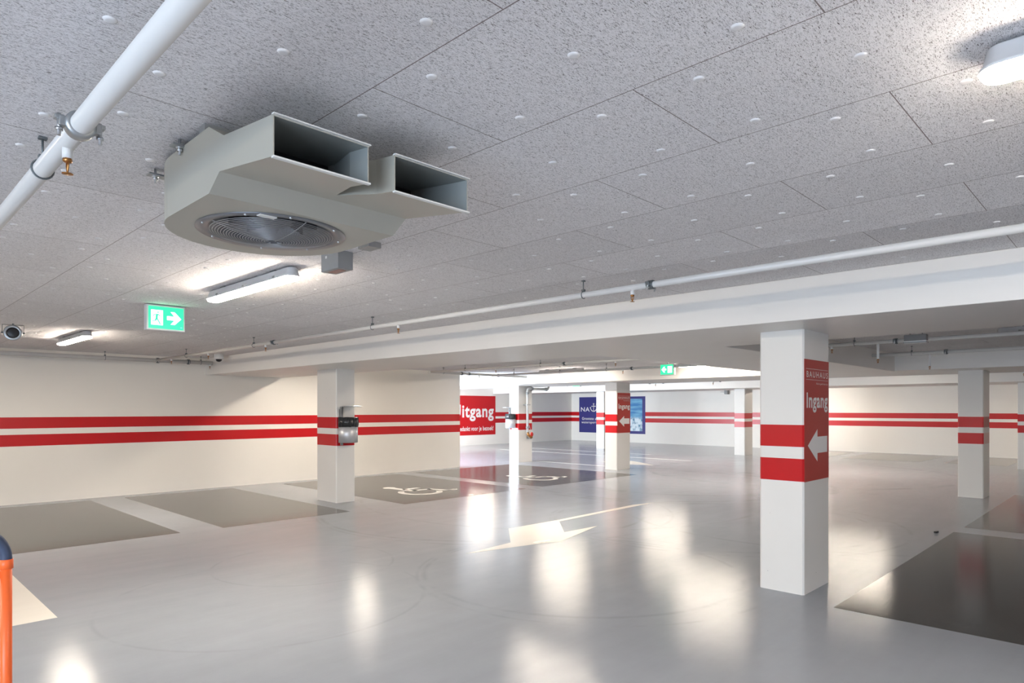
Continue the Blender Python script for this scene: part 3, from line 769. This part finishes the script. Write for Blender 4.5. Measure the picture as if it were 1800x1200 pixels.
r = root('exit_sign', (11.95, 7.1, ZC), 'small distant green exit sign with arrow, between the columns', 'exit sign')
part(G().box(11.9, 11.98, 6.955, 7.275, 2.30, 2.53, .004).box(11.93, 11.95, 7.1, 7.13, 2.53, ZC), 'housing', 'plastic', r)
part(G().box(11.896, 11.901, 6.97, 7.26, 2.315, 2.515), 'lit_panel', 'green', r)
Q = lambda u, v: (11.894, 7.26 - u * .29, 2.315 + v * .20)
g = G(); A = [(.08, .5), (.27, .80), (.37, .80), (.28, .60), (.46, .60), (.46, .42), (.28, .42), (.37, .22), (.27, .22)]
g.add([Q(*p) for p in A], [(0, 1, 2, 3), (0, 3, 6), (3, 4, 5, 6), (0, 6, 7, 8)]); part(g, 'arrow_symbol', 'green_white', r)
g = G(); g.add([Q(*p) for p in ((.58, .16), (.92, .16), (.92, .84), (.58, .84))], [(0, 1, 2, 3)]); part(g, 'door_symbol', 'green_white', r)
r = root('exit_sign', (16.45, 13.08, ZC), 'tiny green exit sign seen edge-on above the navy banner', 'exit sign')
part(G().box(16.4, 16.48, 12.93, 13.23, 2.315, ZC, .004), 'housing', 'plastic', r)
part(G().box(16.395, 16.401, 12.945, 13.215, 2.33, 2.53), 'lit_panel', 'green', r)

# ------------------------------------------------------------------ loudspeaker, dome camera, wall camera, box
c = (1.47, 9.72, 2.51)
r = root('loudspeaker', (c[0], c[1], ZC), 'round grey loudspeaker in a yoke under the ceiling over the left wall', 'loudspeaker')
d = Vector((-.25, -1, 0)).normalized()
def ring_pts(off, rad, n=32):
    side = Vector((-d.y, d.x, 0)); up = Vector((0, 0, 1)); ce = Vector(c) + d * off
    return [ce + side * rad * math.cos(2 * PI * i / n) + up * rad * math.sin(2 * PI * i / n) for i in range(n)]
def loft(g, rings, cap=False):
    n = len(rings[0]); vs = [p for q in rings for p in q]
    g.add(vs, [(i * n + j, i * n + (j + 1) % n, (i + 1) * n + (j + 1) % n, (i + 1) * n + j) for i in range(len(rings) - 1) for j in range(n)], True)
    if cap: g.add(rings[-1], [tuple(range(n))]); g.add(rings[0], [tuple(range(n))])
    return g
part(loft(G(), [ring_pts(-.12, .05), ring_pts(-.12, .075), ring_pts(-.02, .09), ring_pts(.03, .092), ring_pts(.035, .088), ring_pts(.03, .064)], False), 'housing', 'zinc', r)
part(loft(G(), [ring_pts(.026, .066), ring_pts(.030, .05), ring_pts(.031, .002)], True), 'grille', 'black', r)
side = Vector((-d.y, d.x, 0))
yk = [Vector(c) + side * .104, Vector(c) + side * .104 + Vector((0, 0, .095)), Vector(c) - side * .104 + Vector((0, 0, .095)), Vector(c) - side * .104]
part(G().tube(yk, .004, 8).cyl(Vector(c) + side * .085, Vector(c) + side * .115, .009, 10).cyl(Vector(c) - side * .085, Vector(c) - side * .115, .009, 10).cyl(Vector(c) + Vector((0, 0, .095)), Vector((c[0], c[1], ZC)), .01, 10), 'yoke', 'darkzinc', r)

r = root('dome_camera', (4.96, 12.42, ZC), 'white dome security camera in the corner between beam and left wall', 'security camera')
part(G().lathe((4.96, 12.42, ZC), [(.0001, 0), (.085, 0), (.085, -.07), (.078, -.09), (.055, -.092), (.0001, -.092)], 32), 'housing', 'white_plastic', r)
part(G().lathe((4.96, 12.42, ZC - .092), [(.055, 0), (.05, -.025), (.03, -.043), (.0001, -.05)], 24), 'dome', 'black', r)
r = root('security_camera', (26.6, 13.0, 2.3), 'small grey camera on the pale far wall beside the slim distant column', 'security camera')
part(G().box(26.52, XF - .001, 12.93, 13.07, 2.24, 2.41, .01), 'housing', 'boxgrey', r)
part(G().cyl((26.6, 13.07, 2.33), (26.6, 13.28, 2.34), .012, 10), 'arm', 'label', r)

r = root('ceiling_box', (9.07, 2.02, ZC), 'grey box with white underside hanging beside the pipe past the large column', 'box')
part(G().box(9.02, 9.12, 1.90, 2.135, 2.425, 2.497, .003), 'housing', 'boxdark', r)
part(G().box(9.02, 9.12, 1.90, 2.135, 2.395, 2.425, .004), 'diffuser', 'white_plastic', r)
part(G().box(9.015, 9.125, 1.895, 2.14, 2.40, 2.407), 'trim_line', 'darkzinc', r)
part(G().cyl((9.07, 1.95, 2.49), (9.07, 1.95, ZC), .006, 8).cyl((9.07, 2.08, 2.49), (9.07, 2.08, ZC), .006, 8), 'suspension_rod', 'zinc', r)

# ------------------------------------------------------------------ litter bins (built facing -Y, then turned)
def bin_at(loc, rz, label):
    """local frame: wall plane y=0, bin towards -Y, z absolute"""
    r = root('litter_bin', (loc[0], loc[1], 0), label, 'litter bin')
    R = .17; n = 20
    def half(rad, z0, z1, rad2=None, wob=0.):
        g = G(); rad2 = rad2 or rad; ri = []
        for rr, z in ((rad, z0), (rad2, z1)):
            pts = [(-rr, -.045)] + [(rr * math.cos(PI + PI * i / n), -.06 + (rr * 1.0 * math.sin(PI + PI * i / n))) for i in range(n + 1)] + [(rr, -.045)]
            ri.append([(x, y, z + (random.uniform(-wob, wob))) for x, y in pts])
        k = len(ri[0]); g.add(ri[0] + ri[1], [(i, (i + 1) % k, k + (i + 1) % k, k + i) for i in range(k)], True)
        g.add(ri[0], [tuple(range(k))]); g.add(ri[1], [tuple(range(k))])
        return g
    def pt(g, name, mat, par=r):
        o = g.build(name, mat); o.parent = par; return o
    pt(half(R, 1.03, 1.32), 'bucket', 'bucket')
    g = half(R + .008, 1.30, 1.46, R + .004, .008); pt(g, 'bin_liner', 'bag')
    g = G()
    for i in range(9):
        a = PI + PI * (i + .5) / 9
        g.tube([((R + .006) * math.cos(a), -.06 + (R + .006) * math.sin(a), 1.46), ((R + .014) * math.cos(a + .05), -.06 + (R + .014) * math.sin(a + .05), 1.38), ((R + .006) * math.cos(a - .03), -.06 + (R + .006) * math.sin(a - .03), 1.305)], .0045, 6)
    pt(g, 'liner_fold', 'bag')
    pt(G().cyl((-.10, -.03, .985), (-.10, -.03, 1.645), .026, 16).box(-.14, -.06, -.008, -.0005, 1.40, 1.60), 'post', 'steel')
    pt(G().lathe((0, -.186, 1.648), [(.0001, .014), (.08, .013), (.17, .004), (.182, .0), (.17, -.006), (.06, -.012), (.0001, -.014)], 36), 'lid', 'steel')
    r.rotation_euler = (0, 0, rz)
    return r
bin_at((6.117, 9.930), 0, 'steel litter bin with black liner on the column before the left wall')
bin_at((14.310, 13.87), -PI / 2, 'steel litter bin with dark liner on the column carrying the riser pipe')

# ------------------------------------------------------------------ orange barrier
px, py = .475, 3.288
r = root('barrier_rail', (px, py, 0), 'orange tubular barrier with dark blue bend, cut by the picture edge', 'barrier')
for s, xx in ((0, px), (1, px - 1.1)):
    part(G().cyl((xx, py, .012), (xx, py, .97), .0195, 24), 'leg', 'orange', r)
    part(G().lathe((xx, py, .0), [(.0001, .012), (.06, .012), (.06, 0)], 24), 'foot_plate', 'orange', r)
    part(G().lathe((xx, py, .962), [(.019, -.002), (.0235, 0), (.0235, .036), (.019, .038)], 24), 'collar', 'orange', r)
path = [(px, py, .99)] + [(px - .13 + .13 * math.cos(a), py, 1.0 + .13 * math.sin(a)) for a in [PI / 2 * i / 10 for i in range(11)]]
path += [(px - .97 - .13 * math.sin(a), py, 1.0 + .13 * math.cos(a)) for a in [PI / 2 * i / 10 for i in range(11)]] + [(px - 1.1, py, .99)]
part(G().tube(path, .0205, 24), 'top_rail', 'blue', r)
part(G().box(px - 1.085, px - .017, py - .006, py + .006, .925, .955), 'cross_bar', 'orange', r)

# small black scrap on the floor
g = G().box(9.895, 9.925, 1.965, 2.0, .0015, .022, .004).box(9.925, 9.955, 1.955, 1.985, .0015, .025, .004).box(9.90, 9.95, 1.96, 1.99, .0015, .012, .003)
thing('plastic_scrap', g, 'black', (9.925, 1.98, 0), 'tiny black plastic scrap lying on the grey floor by the dark bay', 'scrap')

# ------------------------------------------------------------------ daylight through the two openings
w = bpy.data.worlds.new('world'); SC.world = w; w.use_nodes = True
nt = w.node_tree; bg = nt.nodes['Background']
sky = nt.nodes.new('ShaderNodeTexSky'); sky.sky_type = 'NISHITA'; sky.sun_disc = False; sky.sun_elevation = .7; sky.sun_rotation = 2.
nt.links.new(sky.outputs[0], bg.inputs[0]); bg.inputs[1].default_value = .12
def area(name, loc, rot, sx, sy, power, col):
    l = bpy.data.lights.new(name, 'AREA'); l.shape = 'RECTANGLE'; l.size = sx; l.size_y = sy; l.energy = power; l.color = col
    o = bpy.data.objects.new(name, l); COL.objects.link(o); o.location = loc; o.rotation_euler = rot; return o
area('daylight_ramp', (9.75, 17.7, 1.2), (0, -PI / 2, 0), 2.3, 6.0, 800, (.80, .90, 1.))
area('daylight_entrance', (-6.15, -1.5, 1.2), (0, -PI / 2, 0), 2.3, 6.0, 290, (.66, .81, 1.))

# ------------------------------------------------------------------ view
vs_ = SC.view_settings; vs_.view_transform = 'Standard'; vs_.look = 'None'; vs_.gamma = 1; vs_.use_curve_mapping = False
vs_.exposure = 1.03
SC.cycles.max_bounces = 7; SC.cycles.diffuse_bounces = 4; SC.cycles.glossy_bounces = 3
SC.cycles.sample_clamp_indirect = 6.
